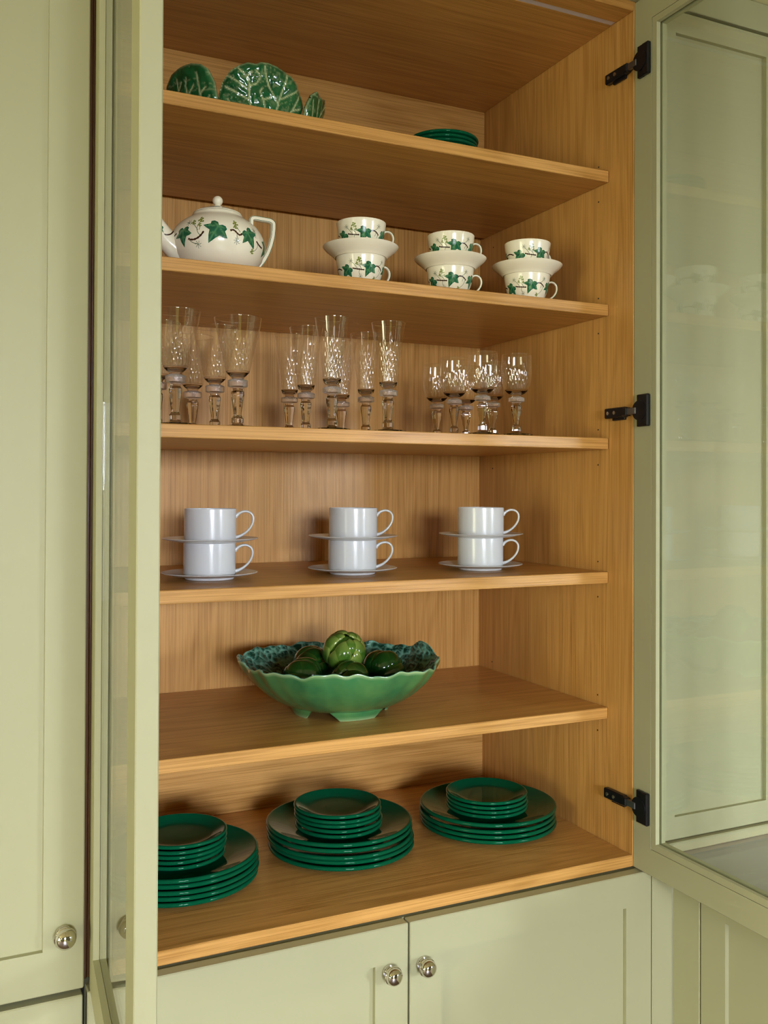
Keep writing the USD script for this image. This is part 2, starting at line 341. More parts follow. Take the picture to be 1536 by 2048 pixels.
# ------------------------------------------------------------------ painted shaker fronts
def shaker(a0, a1, z0, z1, T=.022, S=.0600, R=None, rec=.009, rail=None):
    """Front in the xz plane with its face at y=-T and back at y=0; returns (frame, panel)."""
    rail = rail or S
    f = ring_frame(a0, a1, z0, z1, a0 + S, a1 - S, z0 + rail, z1 - rail, -T, -.0, .0016)
    p = solid(a0 + S - .004, a1 - S + .004, -T + rec, -.003, z0 + rail - .004, z1 - rail + .004)
    f = f - m3.Manifold.cube((a1 - a0 - 2 * S + .0084, T - rec - .003 + .0004, z1 - z0 - 2 * rail + .0084)).translate((a0 + S - .0042, -T + rec - .0002, z0 + rail - .0042))
    f, p = tm(f), p
    if R is not None:
        f = f.copy(); f.apply_transform(R); p = p.copy(); p.apply_transform(R); fix(f); fix(p)
    return f, p

def knob_mesh():
    """Turned knob along -y: rose, neck and stepped mushroom head."""
    pr = [(0, 0), (.0112, 0), (.0118, .0012), (.0112, .0026), (.0085, .0034), (.0068, .0052), (.0062, .0085), (.0072, .0112), (.0108, .0128), (.0148, .0140), (.0160, .0152), (.0160, .0166), (.0148, .0176), (.0146, .0184), (.0150, .0192),
          (.0142, .0222), (.0118, .0248), (.0080, .0266), (.004, .0274), (0, .0276)]
    k = lathe([(a_ * .94, b_ * 1.14) for a_, b_ in pr], 48); k.apply_transform(trimesh.transformations.rotation_matrix(PI / 2, (1, 0, 0))); return k
KNOB = knob_mesh()
def front(cabinet, a0, a1, z0, z1, knob=None, label=None, R=None, **kw):
    f, p = shaker(a0, a1, z0, z1, R=R, **kw)
    d = obj('door', f, PAINT, cabinet, label=label); obj('panel', p, PAINT, d)
    if knob: obj('knob', moved(KNOB, knob), NICKEL, d, label='polished nickel knob')
    return d

b = thing('base_cabinet', 'sage green base cupboard with two nickel knobs under the oak cabinet', 'cabinet')
obj('body', box(-.9935, .026, .004, .60, .10, .8925), PAINT, b)
obj('plinth', box(-.9935, .076, .05, .07, 0, .0995), PAINT, b)
front(b, -.9935, -.4847, .125, .8945, (-.5205, -.022, .8235), 'left cupboard door')
front(b, -.4815, .0268, .125, .8945, (-.4585, -.022, .8235), 'right cupboard door')
obj('filler', box(.0288, .0775, -.022, .0, .10, .8850), PAINT, b)

l = thing('larder_cabinet', 'tall sage green larder cupboard at the left edge with one knob', 'cabinet')
obj('body', box(-1.62, -.9985, .002, .60, .900, ZC - .002), PAINT, l)
front(l, -1.55, -.9985, .9015, TOPU + .014, (-1.0262, -.022, .9845), 'larder door', S=.0555, rail=.0610)
obj('cornice', box(-1.62, -1.002, -.022, .0, TOPU + .017, ZC - .002), PAINT, l)
u = thing('low_cupboard', 'low sage green cupboard beneath the tall larder', 'cabinet')
obj('body', box(-1.62, -.9965, .002, .60, .10, .897), DARK, u)
front(u, -1.55, -1.0, .125, .8925, None, 'cupboard door')
obj('plinth', box(-1.62, -.9975, .05, .07, 0, .0995), PAINT, u)

w = thing('stone_worktop', 'grey marble worktop behind the right glass door', 'worktop')
obj('slab', box(.050, .760, -1.60, .598, .8880, .9200, .002), STONE, w)
r = thing('wall_cupboard', 'sage green panelled cupboard standing on the grey marble worktop', 'cabinet')
obj('body', box(.0265, .76, .002, .597, .9415, ZC - .003), PAINT, r)
front(r, .0268, .3765, .9430, 2.5290, None, 'cupboard door', S=.0560, rail=.0430)
front(r, .3795, .7290, .9430, 2.5290, None, 'cupboard door', S=.0560, rail=.0430)
obj('plinth', box(.0515, .76, -.0300, .55, .9205, .9405, .002), PAINT, r)
q = thing('peninsula_cupboard', 'sage green base cupboards of the peninsula below the marble worktop', 'cabinet')
obj('body', box(.1005, .74, -1.58, -.003, .10, .8870), PAINT, q)
obj('filler', box(.078, .1, -.0915, -.0225, .10, .8860), PAINT, q)
RY = np.array([[0, 1, 0, .1], [-1, 0, 0, 0], [0, 0, 1, 0], [0, 0, 0, 1.0]])   # local x -> -y, local y (outward -y) -> -x
for i in range(3): front(q, .0940 + i * .495, .0940 + i * .495 + .492, .125, .8850, None, 'cupboard door', R=RY, rail=.0450)
obj('plinth', box(.13, .15, -1.58, -.003, 0, .0995), PAINT, q)
#OBJECTS
# ------------------------------------------------------------------ emerald plates
def plate_mesh(R, foot, h, lip):
    """Coupe plate: flat well, rising side and a thick rounded lip; base at z=0, lip top at z=h."""
    a = np.linspace(-PI * .55, PI * .55, 9)
    pr = [(0, .0012), (foot - .004, .0012), (foot - .002, 0), (foot + .002, 0), (foot + .006, .0022), (R * .80, h - lip * 1.9), (R * .92, h - lip * 1.55), (R - lip, h - lip * 1.15)]
    pr = [(0, .0012), (foot - .004, .0012), (foot - .002, 0), (foot + .002, 0), (foot + .005, .0016)]
    for t in np.linspace(.15, 1, 7): pr.append((foot + .005 + (R - lip - foot - .005) * t, .0016 + (h - lip * 1.12 - .0016) * t ** 1.25))
    pr += [(R - lip * .5 + lip * .5 * math.cos(x), h - lip * .5 + lip * .5 * math.sin(x)) for x in a]
    for t in np.linspace(1, .12, 7): pr.append((foot + (R - lip * .8 - foot) * t, .0052 + (h - .0052 - .0004) * t ** 1.45))
    pr += [(foot - .006, .0050), (foot * .5, .0048), (0, .0048)]
    return lathe(pr, 96)
DINNER, SIDE, SMALL = plate_mesh(.1395, .086, .0165, .0074), plate_mesh(.0825, .052, .0150, .0066), plate_mesh(.0715, .046, .0150, .0066)
rng = random.Random(11)
ORD = ['top', 'second', 'third', 'fourth', 'fifth', 'sixth', 'seventh', 'lowest']
def plate_stack(name, mesh, n, x, y, z, pitch, what, where, group, first=None, jit=.0018, gaps=()):
    off = 0.
    for k in range(n):
        if k in gaps: off += .0028
        o = ORD[n - 1 - k] if k else 'lowest'
        lab = f'{what}, {o} of {n} {where}'
        loc = (x + rng.uniform(-jit, jit), y + rng.uniform(-jit, jit), z + k * pitch + off)
        if first is None:
            first = thing(name, lab, 'plate', loc, 0, group); obj('dish', mesh, EMERALD, first, smooth=40)
        else: dup(first, lab, loc, rng.uniform(0, 6), group)
    return first
PITCH = .0097
d0 = plate_stack('dinner_plate', DINNER, 5, -.8020, .2475, BASE, PITCH, 'emerald green dinner plate', 'in the left stack on cabinet floor', 'dinner plates in the left stack')
plate_stack('dinner_plate', DINNER, 5, -.4860, .2655, BASE, PITCH, 'emerald green dinner plate', 'in the middle stack on cabinet floor', 'dinner plates in the middle stack', d0, gaps=(3,), jit=.0028)
plate_stack('dinner_plate', DINNER, 4, -.1640, .2535, BASE, PITCH, 'emerald green dinner plate', 'in the right stack on cabinet floor', 'dinner plates in the right stack', d0, gaps=(3,))
s0 = plate_stack('side_plate', SIDE, 5, -.8060, .2320, BASE + 4 * PITCH + .0056, .0086, 'small emerald side plate', 'on the left stack of dinner plates', 'side plates on the left stack')
plate_stack('side_plate', SIDE, 5, -.5000, .2420, BASE + 4 * PITCH + .0084, .0086, 'small emerald side plate', 'on the middle stack of dinner plates', 'side plates on the middle stack', s0, jit=.0022)
plate_stack('side_plate', SIDE, 4, -.1760, .2360, BASE + 3 * PITCH + .0084, .0086, 'small emerald side plate', 'on the right stack of dinner plates', 'side plates on the right stack', s0, jit=.001)
plate_stack('tea_plate', SMALL, 7, -.2850, .2350, SH[0], .0084, 'dark green tea plate', 'stacked alone on the top shelf', 'tea plates on the top shelf')

# ------------------------------------------------------------------ white cups and saucers
def cup_wall(R, H, t, base, rr=.005, fillet=.004):
    a = np.linspace(0, PI / 2, 6)
    pr = [(0, .0012), (base - .004, .0012), (base - .003, 0), (base, 0)] + [(R - rr + rr * math.sin(x), rr - rr * math.cos(x) + .0008) for x in a if R - rr + rr * math.sin(x) > base + .0005]
    pr += [(R, H * .3), (R, H * .6), (R, H - .0012), (R - t * .3, H), (R - t * .7, H), (R - t, H - .0012), (R - t, H * .6), (R - t, H * .3)]
    pr += [(R - t - fillet + fillet * math.cos(x), .0045 + fillet - fillet * math.sin(x)) for x in a] + [(R * .4, .0045), (0, .0045)]
    return lathe(pr, 96)
WR, WH = .0455, .0593
white_cup_body = cup_wall(WR, WH, .0024, .0390)
hp = spline([(WR - .0015, 0, WH - .0150), (WR + .0055, 0, WH - .0078), (WR + .0175, 0, WH - .0048), (WR + .0275, 0, WH - .0105), (WR + .0296, 0, WH - .0205), (WR + .0245, 0, WH - .0335), (WR + .0130, 0, WH - .0448), (WR - .0015, 0, WH - .0510)], 44)
tt = np.linspace(0, 1, 44)
white_cup_handle = sweep(hp, .0033 + .0015 * (2 * abs(tt - .5)) ** 3, .0021 + .0016 * (2 * abs(tt - .5)) ** 4, n=14)
SR = .0842
saucer_mesh = lathe([(0, .0018), (.0370, .0018), (.0380, 0), (.0415, 0), (.0428, .0012), (.0440, .0040), (.052, .0052), (.065, .0072), (.078, .0098), (SR - .0006, .0116), (SR, .0122), (SR - .0008, .0130), (.078, .0120), (.065, .0096), (.052, .0074), (.047, .0054), (.044, .0050), (.02, .0050), (0, .0050)], 120)
c0 = sau0 = None
for x, y, where, rots in ((-.7545, .2280, 'left', (-.30, -.34)), (-.4807, .2250, 'middle', (-.42, -.30)), (-.2065, .2141, 'right', (-.60, -.50))):
    for k, lev in enumerate(('lower', 'upper')):
        z = SH[3] + .0600 * k; dx = (.0, .001)[k]
        ls = f'thin white saucer, the {lev} one in the {where} stack of white cups'
        lc = f'plain straight-sided white cup, the {lev} one in the {where} stack of white cups'
        if c0 is None:
            sau0 = thing('white_saucer', ls, 'saucer', (x, y, z), 0, 'white saucers'); obj('dish', saucer_mesh, CHINA, sau0, smooth=50)
            c0 = thing('white_cup', lc, 'cup', (x, y, z + .0052), rots[k], 'white cups'); obj('bowl', white_cup_body, CHINA, c0, smooth=50); obj('handle', white_cup_handle, CHINA, c0, smooth=60)
        else:
            dup(sau0, ls, (x + dx, y, z)); dup(c0, lc, (x + dx, y, z + .0052), rots[k])

# ------------------------------------------------------------------ ivy decoration (printed enamel on the ware)
def leaf_outline(kind=0):
    P = [(0, -.30), (.16, -.46), (.40, -.44), (.56, -.30), (.50, -.12), (.72, .06), (.86, .20), (.60, .24), (.34, .26), (.26, .50), (.10, .82), (0, 1.0),
         (-.10, .80), (-.24, .48), (-.36, .28), (-.62, .26), (-.84, .16), (-.66, .00), (-.50, -.14), (-.54, -.32), (-.38, -.46), (-.16, -.44)]
    P = np.array(P)
    if kind: P = P * [.92, 1.] + [0.06, 0] * P[:, 1:2]
    return P
VEINS = [[(0, -.28), (0, .92)], [(0, -.26), (.72, .16)], [(0, -.26), (-.72, .14)], [(0, -.26), (.42, -.34)], [(0, -.26), (-.42, -.34)], [(.02, .2), (.2, .45)], [(-.02, .2), (-.2, .42)], [(.28, -.06), (.5, -.04)], [(-.28, -.06), (-.48, -.06)]]
def segd(P, segs):
    d = np.full(len(P), 9.)
    for s in segs:
        s = np.asarray(s, float)
        for a, b in zip(s[:-1], s[1:]):
            ab = b - a; t = np.clip(((P - a) @ ab) / max(ab @ ab, 1e-12), 0, 1); d = np.minimum(d, np.linalg.norm(P - a - t[:, None] * ab, axis=1))
    return d
def fill(poly, step):
    """Triangulated polygon with inner points on a grid."""
    poly = np.asarray(poly, float); sp = Polygon(poly).buffer(0); ring = np.array(sp.exterior.segmentize(step).coords)[:-1]
    x0, y0, x1, y1 = sp.bounds
    gx, gy = np.meshgrid(np.arange(x0, x1, step), np.arange(y0, y1, step)); g = np.stack([gx.ravel(), gy.ravel()], 1)
    g = g[contains_xy(sp.buffer(-step * .45), g[:, 0], g[:, 1])]
    P = np.vstack([ring, g]); T = Delaunay(P).simplices; c = P[T].mean(1); T = T[contains_xy(sp, c[:, 0], c[:, 1])]
    a, b_, c_ = P[T[:, 0]], P[T[:, 1]], P[T[:, 2]]
    fl = ((b_ - a)[:, 0] * (c_ - a)[:, 1] - (b_ - a)[:, 1] * (c_ - a)[:, 0]) < 0
    T[fl] = T[fl][:, ::-1]
    return P, T
def ribbon(pts, w):
    pts = np.asarray(pts, float); d = np.gradient(pts, axis=0); d /= np.linalg.norm(d, axis=1)[:, None]; n = np.stack([-d[:, 1], d[:, 0]], 1); w = np.broadcast_to(w, len(pts))[:, None]
    P = np.vstack([pts + n * w, pts - n * w]); L = len(pts); T = []
    for i in range(L - 1): T += [(i, L + i, i + 1), (L + i, L + i + 1, i + 1)]
    return P, np.array(T)
class Ware:
    """A surface of revolution that prints are laid on: arc length u (metres at the reference height) and height v."""
    def __init__(self, prof, zref, lift=.00025):
        p = np.array(sorted(prof, key=lambda q: q[1])); self.z, self.r = p[:, 1], p[:, 0]; self.lift = lift; self.rref = np.interp(zref, self.z, self.r)
    def put(self, P, T, th0):
        th = th0 + P[:, 0] / self.rref; r = np.interp(P[:, 1], self.z, self.r) + self.lift
        return trimesh.Trimesh(np.stack([r * np.cos(th), r * np.sin(th), P[:, 1]], 1), T, process=False)
def rot(P, a): c, s = math.cos(a), math.sin(a); return np.asarray(P) @ np.array([[c, s], [-s, c]])
def ivy_leaf(ware, parent, th0, u, v, size, a, kind=0):
    P, T = fill(leaf_outline(kind), .085); m = np.exp(-(segd(P, VEINS) / .035) ** 2) * .9 + .15 * np.clip((P[:, 0] + .2), 0, 1) + .2 * np.exp(-((P[:, 1] - .3) / .25) ** 2) * (P[:, 0] < -.1)
    obj('ivy_leaf', ware.put(rot(P, a) * size + [u, v], T, th0), IVY, parent, mask=np.clip(m, 0, 1))
def curve2(pts, n=18): return spline(np.c_[np.asarray(pts, float), np.zeros(len(pts))], n)[:, :2]
def ivy_group(ware, parent, th0, s, zc, leaves, vines, twigs, berries, sprigs):
    """One motif of the print in units of s around height zc."""
    for u, v, k, a, kd in leaves: ivy_leaf(ware, parent, th0, u * s, zc + v * s, k * s, a, kd)
    up_ = lambda P: np.asarray(P) * s + [0, zc]
    ms = [ware.put(*ribbon(up_(curve2(v)), .056 * s * (1 + .25 * np.sin(np.arange(18) * 2.1))), th0) for v in vines]
    for m_ in ms: obj('ivy_vine', m_, VINE, parent, smooth=True)
    ms = [ware.put(*ribbon(up_(curve2(v, 10)), .022 * s), th0) for v in twigs]
    circ = lambda r: np.stack([r * np.cos(np.arange(9) / 9 * 2 * PI), r * np.sin(np.arange(9) / 9 * 2 * PI)], 1)
    for (u, v) in sprigs:
        for k in range(7):
            a = k * .9; ms.append(ware.put(*ribbon(up_([(u, v), (u + .11 * math.cos(a), v + .11 * math.sin(a)), (u + .24 * math.cos(a + .3), v + .24 * math.sin(a + .3))]), .016 * s), th0))
    if ms: tag(obj('ivy_twig', cat(*ms), INK, parent, smooth=True), kind='stuff')
    ms = []
    for u, v, k in berries:
        for j in range(7):
            a = j * 2.4; rr = .062 * k * math.sqrt(j); P = circ(.056 * k) + [u + rr * math.cos(a), v + rr * math.sin(a)]
            ms.append(ware.put(up_(P), np.array([(0, i, i + 1) for i in range(1, 8)]), th0))
    if ms: tag(obj('ivy_berry', cat(*ms), BERRY, parent, smooth=True), kind='stuff')

# ------------------------------------------------------------------ ivy teacups and saucers
CR, CH = .0455, .0605
cup_out = [(.0270, .0005), (.0285, .0035), (.0305, .0075), (.0345, .0150), (.0385, .0240), (.0415, .0340), (.0436, .0450), (.0450, .0550), (.0456, CH - .0008)]
tea_cup_body = lathe([(0, .002), (.0235, .002), (.0245, 0), (.0265, 0)] + cup_out + [(.0450, CH), (.0440, CH - .0008)] + [(r_ - .0022, z_ + .0012) for r_, z_ in cup_out[::-1] if z_ > .01 and z_ < .057] + [(.022, .0058), (0, .0052)], 84)
ch = spline([(.0415, 0, CH - .0165), (.0480, 0, CH - .0115), (.0560, 0, CH - .0135), (.0610, 0, CH - .0225), (.0590, 0, CH - .0330), (.0510, 0, CH - .0425), (.0385, 0, CH - .0480), (.0300, 0, CH - .0500)], 40)
t4 = np.linspace(0, 1, 40)
tea_cup_handle = sweep(ch, .0034 - .0008 * t4, .0020, n=12)
hl = cat(*[sweep(ch[3:-3] + [0, s * .0024, 0] + np.gradient(ch, axis=0)[3:-3][:, [2, 1, 0]] * [1, 0, -1] / np.linalg.norm(np.gradient(ch, axis=0)[3:-3], axis=1)[:, None] * -.0014, .0004, n=6) for s in (-1, 1)])
ware_cup = Ware(cup_out, .035)
th_f = -1.65
LV = [(.0, .06, 1.02, 2.72, 0), (-2.35, -.20, 1.00, 2.35, 1), (2.35, .05, 1.02, 3.45, 1), (4.75, .0, 1.0, 2.9, 0), (-4.9, .0, 1.0, 3.1, 1)]
VN = [[(-1.75, -.05), (-1.45, -.12), (-1.1, -.17), (-.55, -.22)], [(.55, .18), (1.0, .24), (1.25, .14), (1.55, -.10)], [(3.0, .0), (3.5, .12), (4.2, .0)], [(-3.1, -.1), (-3.6, .1), (-4.2, .05)]]
TW = [[(-1.25, -.14), (-1.5, .22), (-1.78, .50)], [(-.85, -.16), (-1.0, .2), (-1.08, .5)], [(-.95, .05), (-1.25, .30)], [(.8, .28), (1.15, .38), (1.38, .62)], [(-.95, -.2), (-1.1, -.4), (-.98, -.66)], [(1.45, -.05), (1.3, -.5), (.8, -.92)], [(1.2, .1), (1.1, -.25)]]
BR = [(-1.06, .70, 1.5), (-1.30, .36, .95), (-.86, .30, .85), (.72, -.94, 1.1)]
SP = [(-1.86, .62), (1.45, .74), (-.95, -.82)]
u0 = us0 = None
def make_cup(label, loc, rz):
    t = thing('ivy_teacup', label, 'cup', loc, rz, 'ivy pattern teacups')
    obj('bowl', tea_cup_body, CREAM, t, smooth=50); h = obj('handle', tea_cup_handle, CREAM, t, smooth=60); obj('handle_line', hl, IVY_LINE, h, smooth=60)
    ivy_group(ware_cup, t, th_f, .0185, .0335, LV, VN, TW, BR, SP)
    return t
IVY_LINE = plain('green_line_enamel', (.05, .16, .07), .2)
tea_saucer = lathe([(0, .0020), (.0455, .0020), (.0462, .0000), (.0485, .0000), (.0500, .0022), (.0530, .0052), (.0590, .0100), (.0650, .0148), (.0688, .0192), (.0697, .0206), (.0690, .0214), (.0645, .0178), (.0580, .0132), (.0520, .0085), (.0480, .0048), (.044, .0042), (.03, .0040), (0, .0040)], 120)
# the handle of each cup points along +x of its own; the print faces the room
for i, (x, y, where, ra, rb) in enumerate(((-.4900, .1720, 'left', -.18, .08), (-.2990, .1760, 'middle', -.23, -.33), (-.1340, .1590, 'right', .15, -.30))):
    la = f'cream teacup with green ivy pattern, below the saucer in the {where} stack'
    lb = f'cream teacup with green ivy pattern, on top of the saucer in the {where} stack'
    ls = f'plain cream saucer between the two ivy cups of the {where} stack'
    z = SH[1]
    if u0 is None:
        u0 = make_cup(la, (x, y, z), rb)
        us0 = thing('cream_saucer', ls, 'saucer', (x, y, z + CH - .0018), 0, 'cream saucers'); obj('dish', tea_saucer, CREAM, us0, smooth=50)
    else:
        dup(u0, la, (x, y, z), rb); dup(us0, ls, (x, y, z + CH - .0018))
    dup(u0, lb, (x + .001, y, z + CH + .0024), ra)

# ------------------------------------------------------------------ ivy teapot
pot = thing('ivy_teapot', 'round cream teapot with green ivy pattern and angular handle', 'teapot', (-.7590, .1720, SH[1]), .05)
body_out = [(.0495, .0030), (.0580, .0070), (.0680, .0150), (.0760, .0270), (.0802, .0400), (.0812, .0500), (.0798, .0600), (.0755, .0705), (.0690, .0800), (.0600, .0880), (.0520, .0935), (.0450, .0975)]
obj('body', lathe([(0, .003), (.0435, .003), (.0445, 0), (.0480, 0)] + body_out + [(.0432, .1000), (.0425, .1030), (.0405, .1045), (.0385, .1035), (.0380, .0970), (.044, .0930), (.058, .0845), (.073, .068), (.078, .050), (.073, .028), (.055, .010), (0, .007)], 96), CREAM, pot, smooth=50)
lid_out = [(.0400, .1052), (.0403, .1062), (.0370, .1080), (.0280, .1120), (.0170, .1162), (.0090, .1190)]
lid = obj('lid', lathe([(0, .1048), (.0370, .1048)] + lid_out + [(.0058, .1200), (.0048, .1216), (0, .1218)], 72), CREAM, pot, smooth=40)
a = np.linspace(-1.25, PI / 2, 14)
obj('knob', lathe([(0, .1186), (.0044, .1190), (.0046, .1205)] + [(.0088 * math.cos(x), .1290 + .0086 * math.sin(x)) for x in a[:-1]] + [(0, .1376)], 36), CREAM, lid, smooth=60)
hpth = poly_path([(.0600, 0, .0800), (.0605, 0, .0960), (.0605, 0, .1065), (.0660, 0, .1085), (.0960, 0, .1075), (.1015, 0, .1040), (.1015, 0, .0950), (.1000, 0, .0800), (.0960, 0, .0640), (.0900, 0, .0480), (.0820, 0, .0340), (.0700, 0, .0190)], 80)
hpth[6:-6] = (hpth[5:-7] + hpth[6:-6] + hpth[7:-5]) / 3
hd = obj('handle', sweep(hpth, .0056, .0042, n=20, power=5.), CREAM, pot, smooth=40)
gt = np.gradient(hpth, axis=0); gt /= np.linalg.norm(gt, axis=1)[:, None]; gn = gt[:, [2, 1, 0]] * [-1, 0, 1]
obj('handle_line', cat(*[sweep((hpth + gn * o + [0, sy * .0056, 0])[4:-4], .0004, n=6) for o in (-.003, .003) for sy in (-1, 1)]), IVY_LINE, hd, smooth=60)
sp_path = spline([(-.060, 0, .034), (-.082, 0, .046), (-.100, 0, .066), (-.114, 0, .086), (-.130, 0, .100)], 40); t5 = np.linspace(0, 1, 40)
spout = sweep(sp_path, .0215 - .0115 * t5 ** .7, .0250 - .0150 * t5 ** .7, n=28)
spd = obj('spout', spout, CREAM, pot, smooth=50)
ware_pot = Ware(body_out, .055, .0003)
PL = [(.0, .16, 1.08, 2.62, 0), (-2.40, -.02, .92, 3.25, 1), (2.30, .02, .98, 3.75, 1), (4.5, -.3, .9, 2.6, 0), (-4.7, -.05, .95, 3.0, 1), (6.9, -.1, .95, 2.9, 0), (-7.1, .0, .95, 3.3, 1)]
PV = [[(-1.95, -.42), (-1.6, -.52), (-1.2, -.40), (-.85, .0)], [(.9, .12), (1.25, .12), (1.45, -.06), (1.75, .06)], [(3.0, -.22), (3.4, -.42), (3.8, -.5)], [(-3.1, .1), (-3.6, -.12), (-4.1, -.25)], [(5.1, -.3), (5.8, -.1)], [(-5.4, -.1), (-6.2, .1)]]
PT = [[(-1.1, -.25), (-1.32, .15), (-1.2, .66)], [(-1.25, .1), (-1.6, .52)], [(-1.15, .1), (-1.12, .36)], [(-1.9, -.45), (-1.6, -.72), (-1.3, -.78)], [(1.6, .1), (1.45, .35), (1.3, .58)], [(1.35, -.1), (1.35, -.4)], [(3.2, -.4), (2.95, -.85), (2.75, -.95)], [(2.9, .0), (3.0, .35)]]
PB = [(-1.15, .84, 1.35), (-1.68, .66, 1.15), (-1.18, .46, .9), (1.34, .70, 1.15), (1.28, .42, .9), (2.70, -.98, 1.0)]
PS_ = [(-1.25, -.84), (1.35, -.52), (-2.1, .70), (2.95, .50)]
ivy_group(ware_pot, pot, -1.905, .0250, .0555, PL, PV, PT, PB, PS_)
ware_lid = Ware(lid_out, .112, .0004)
for k in range(6):
    P, T = fill(leaf_outline(k % 2), .12); obj('ivy_leaf', ware_lid.put(rot(P, 1.5) * [.0095, .0042] + [k * .0270, .1115], T, -1.9), IVY, lid, mask=np.exp(-(segd(P, VEINS) / .05) ** 2))
# leaf printed on the flank of the spout, and its vine
def on_spout(P, T):
    i = np.clip((P[:, 0] + .130) / .070 * -1 + 1, 0, 1)
    k = np.clip(np.searchsorted(-sp_path[:, 0], -P[:, 0]), 0, 39); k = np.clip(np.interp(-P[:, 0], -sp_path[:, 0], np.arange(40)), 0, 39)
    c = np.stack([np.interp(k, np.arange(40), sp_path[:, j]) for j in range(3)], 1); ra_ = .0215 - .0115 * (k / 39) ** .7; rb_ = .0250 - .0150 * (k / 39) ** .7
    dz = np.clip((P[:, 1] - c[:, 2]) * .75 / rb_, -.97, .97)
    return trimesh.Trimesh(np.stack([P[:, 0], -ra_ * np.sqrt(1 - dz ** 2) - .0005, P[:, 1]], 1), T, process=False)
P, T = fill(leaf_outline(0), .085); obj('ivy_leaf', on_spout(rot(P, 2.6) * .0135 + [-.106, .066], T), IVY, spd, mask=np.exp(-(segd(P, VEINS) / .04) ** 2) * .8)
obj('ivy_vine', on_spout(*ribbon(curve2([(-.0800, .0640), (-.088, .0560), (-.098, .0560)], 14), .0011)), VINE, spd, smooth=True)

# ------------------------------------------------------------------ cut crystal stemware
def cuts(rows, cols, z0, pz, wid, hgt, depth, R):
    """Staggered drop-shaped hollows spiralling up the bowl, thinning out towards the top."""
    rg = np.random.RandomState(int(z0 * 1e5) % 1000); gone = rg.rand(rows, cols); dzr = (rg.rand(rows, cols) - .5) * .35 * pz
    def f(th, i, r, z):
        out = 0 * th
        k0 = (z - z0) / pz
        for k in range(int(math.floor(k0)) - 1, int(math.floor(k0)) + 3):
            if 0 <= k < rows:
                ph_ = th * cols / (2 * PI) - .62 * k + 50; c_ = np.floor(ph_).astype(int) % cols; d = ph_ % 1 - .5
                du = d * 2 * PI / cols * r / wid; dv = (z - z0 - k * pz - dzr[k, c_]) / hgt
                keep = gone[k, c_] > max(0., (k - rows + 3.6) / 4.6)
                out = np.minimum(out, -depth * np.clip(1 - du ** 2 - dv ** 2, 0, 1) ** .6 * keep)
        return out
    return f
def glass_parts(o, t, cut, n=168):
    """o: outer bowl profile from the neck up; t: wall thickness."""
    from scipy.interpolate import PchipInterpolator
    o = np.array(o); s = np.r_[0, np.cumsum(np.linalg.norm(np.diff(o, axis=0), axis=1))]; q = np.linspace(0, s[-1], 150)
    oo = np.stack([PchipInterpolator(s, o[:, 0])(q), PchipInterpolator(s, o[:, 1])(q)], 1)
    no = len(oo); k = int(np.searchsorted(oo[:, 1], oo[0, 1] + .0135)); zk, rk = oo[k, 1], oo[k, 0]
    f = lambda th, i, r, z: cut(th, i, r, z) if 0 < i < no - k else 0 * th
    mk = []; rt_, zt_ = oo[-1]; a_ = np.linspace(0, PI, 7)[1:]
    lip = [(rt_ - t * .6 + t * .6 * math.cos(x), zt_ + t * .6 * math.sin(x)) for x in a_] + [(rt_ - t * 1.15, zt_ - .0012)]
    wall = lathe([tuple(x) for x in oo[k:]] + lip, n, f, mk, True)          # wall of blown glass, rolled over at the lip
    mk = np.clip(-np.array(mk) / .0003, 0, 1); mk = np.maximum(mk, np.clip((wall.vertices[:, 2] - zt_ - .0001) / .0004, 0, 1) * 3.)
    base = lathe([(0, oo[0, 1])] + [tuple(x) for x in oo[:k]] + [(rk - .0001, zk - .0001), (rk - t * 1.1, zk - .0001), (rk * .86, zk - .0030), (rk * .6, zk - .0052), (rk * .3, zk - .0062), (0, zk - .0064)], 72)
    return wall, mk, base
def stem_mesh(prof, sides=6):
    V, F = [], []; a_ = np.arange(sides) / sides * 2 * PI
    prof = [(0, prof[0][1])] + list(prof) + [(0, prof[-1][1])]
    return lathe(prof, sides)
def knurled(R, z0, z1, neck):
    zz = np.linspace(z0 + .0012, z1 - .0012, 9)
    pr = [(0, z0 - .0022), (neck, z0 - .0022), (neck * 1.05, z0 - .0008), (R - .0022, z0)] + [(R, z) for z in zz] + [(R - .0022, z1), (neck * 1.05, z1 + .0008), (neck, z1 + .0022), (0, z1 + .0022)]
    def f(th, i, r, z):
        if abs(r - R) > 1e-9: return 0 * th
        p = (th * 26 / PI + (z - z0) * 900) ; q_ = (th * 26 / PI - (z - z0) * 900)
        return .00055 * (np.abs(np.sin(p)) * np.abs(np.sin(q_))) - .0002
    return lathe(pr, 208, f)
def make_glass(name, label, cat_, group, loc, o, t, cut, hc, ch_, Rc, neck, stem, foot):
    g = thing(name, label, cat_, loc, 0, group)
    wl_, mk_, bs_ = glass_parts(o, t, cut)
    obj('bowl', wl_, THIN, g, mask=mk_); obj('bowl_base', bs_, CRYSTAL, g, smooth=50)
    obj('collar', knurled(Rc, hc - ch_ / 2, hc + ch_ / 2, neck), FROST, g, smooth=35)
    obj('stem', stem_mesh(stem, 8), CRYSTAL, g, smooth=20)
    obj('foot', lathe([(0, .0008), (foot * .7, .0004), (foot - .001, 0), (foot, .0008), (foot - .0008, .0022), (foot * .75, .0034), (foot * .4, .0052), (.010, .0072), (0, .0076)], 64), CRYSTAL, g, smooth=50)
    return g
def stem_prof(top, R1, R2, Rb):
    return [(Rb * .75, .0078), (Rb, .0090), (Rb, .0170), (Rb * .8, .0192), (R2, .0215), (R2 * 1.02, .026), (R1, top - .0105), (R1 * .98, top - .0055), (R1 * .75, top - .0025), (R1 * .72, top)]
GR = [('front', 0), ('middle', 1), ('back', 2)]
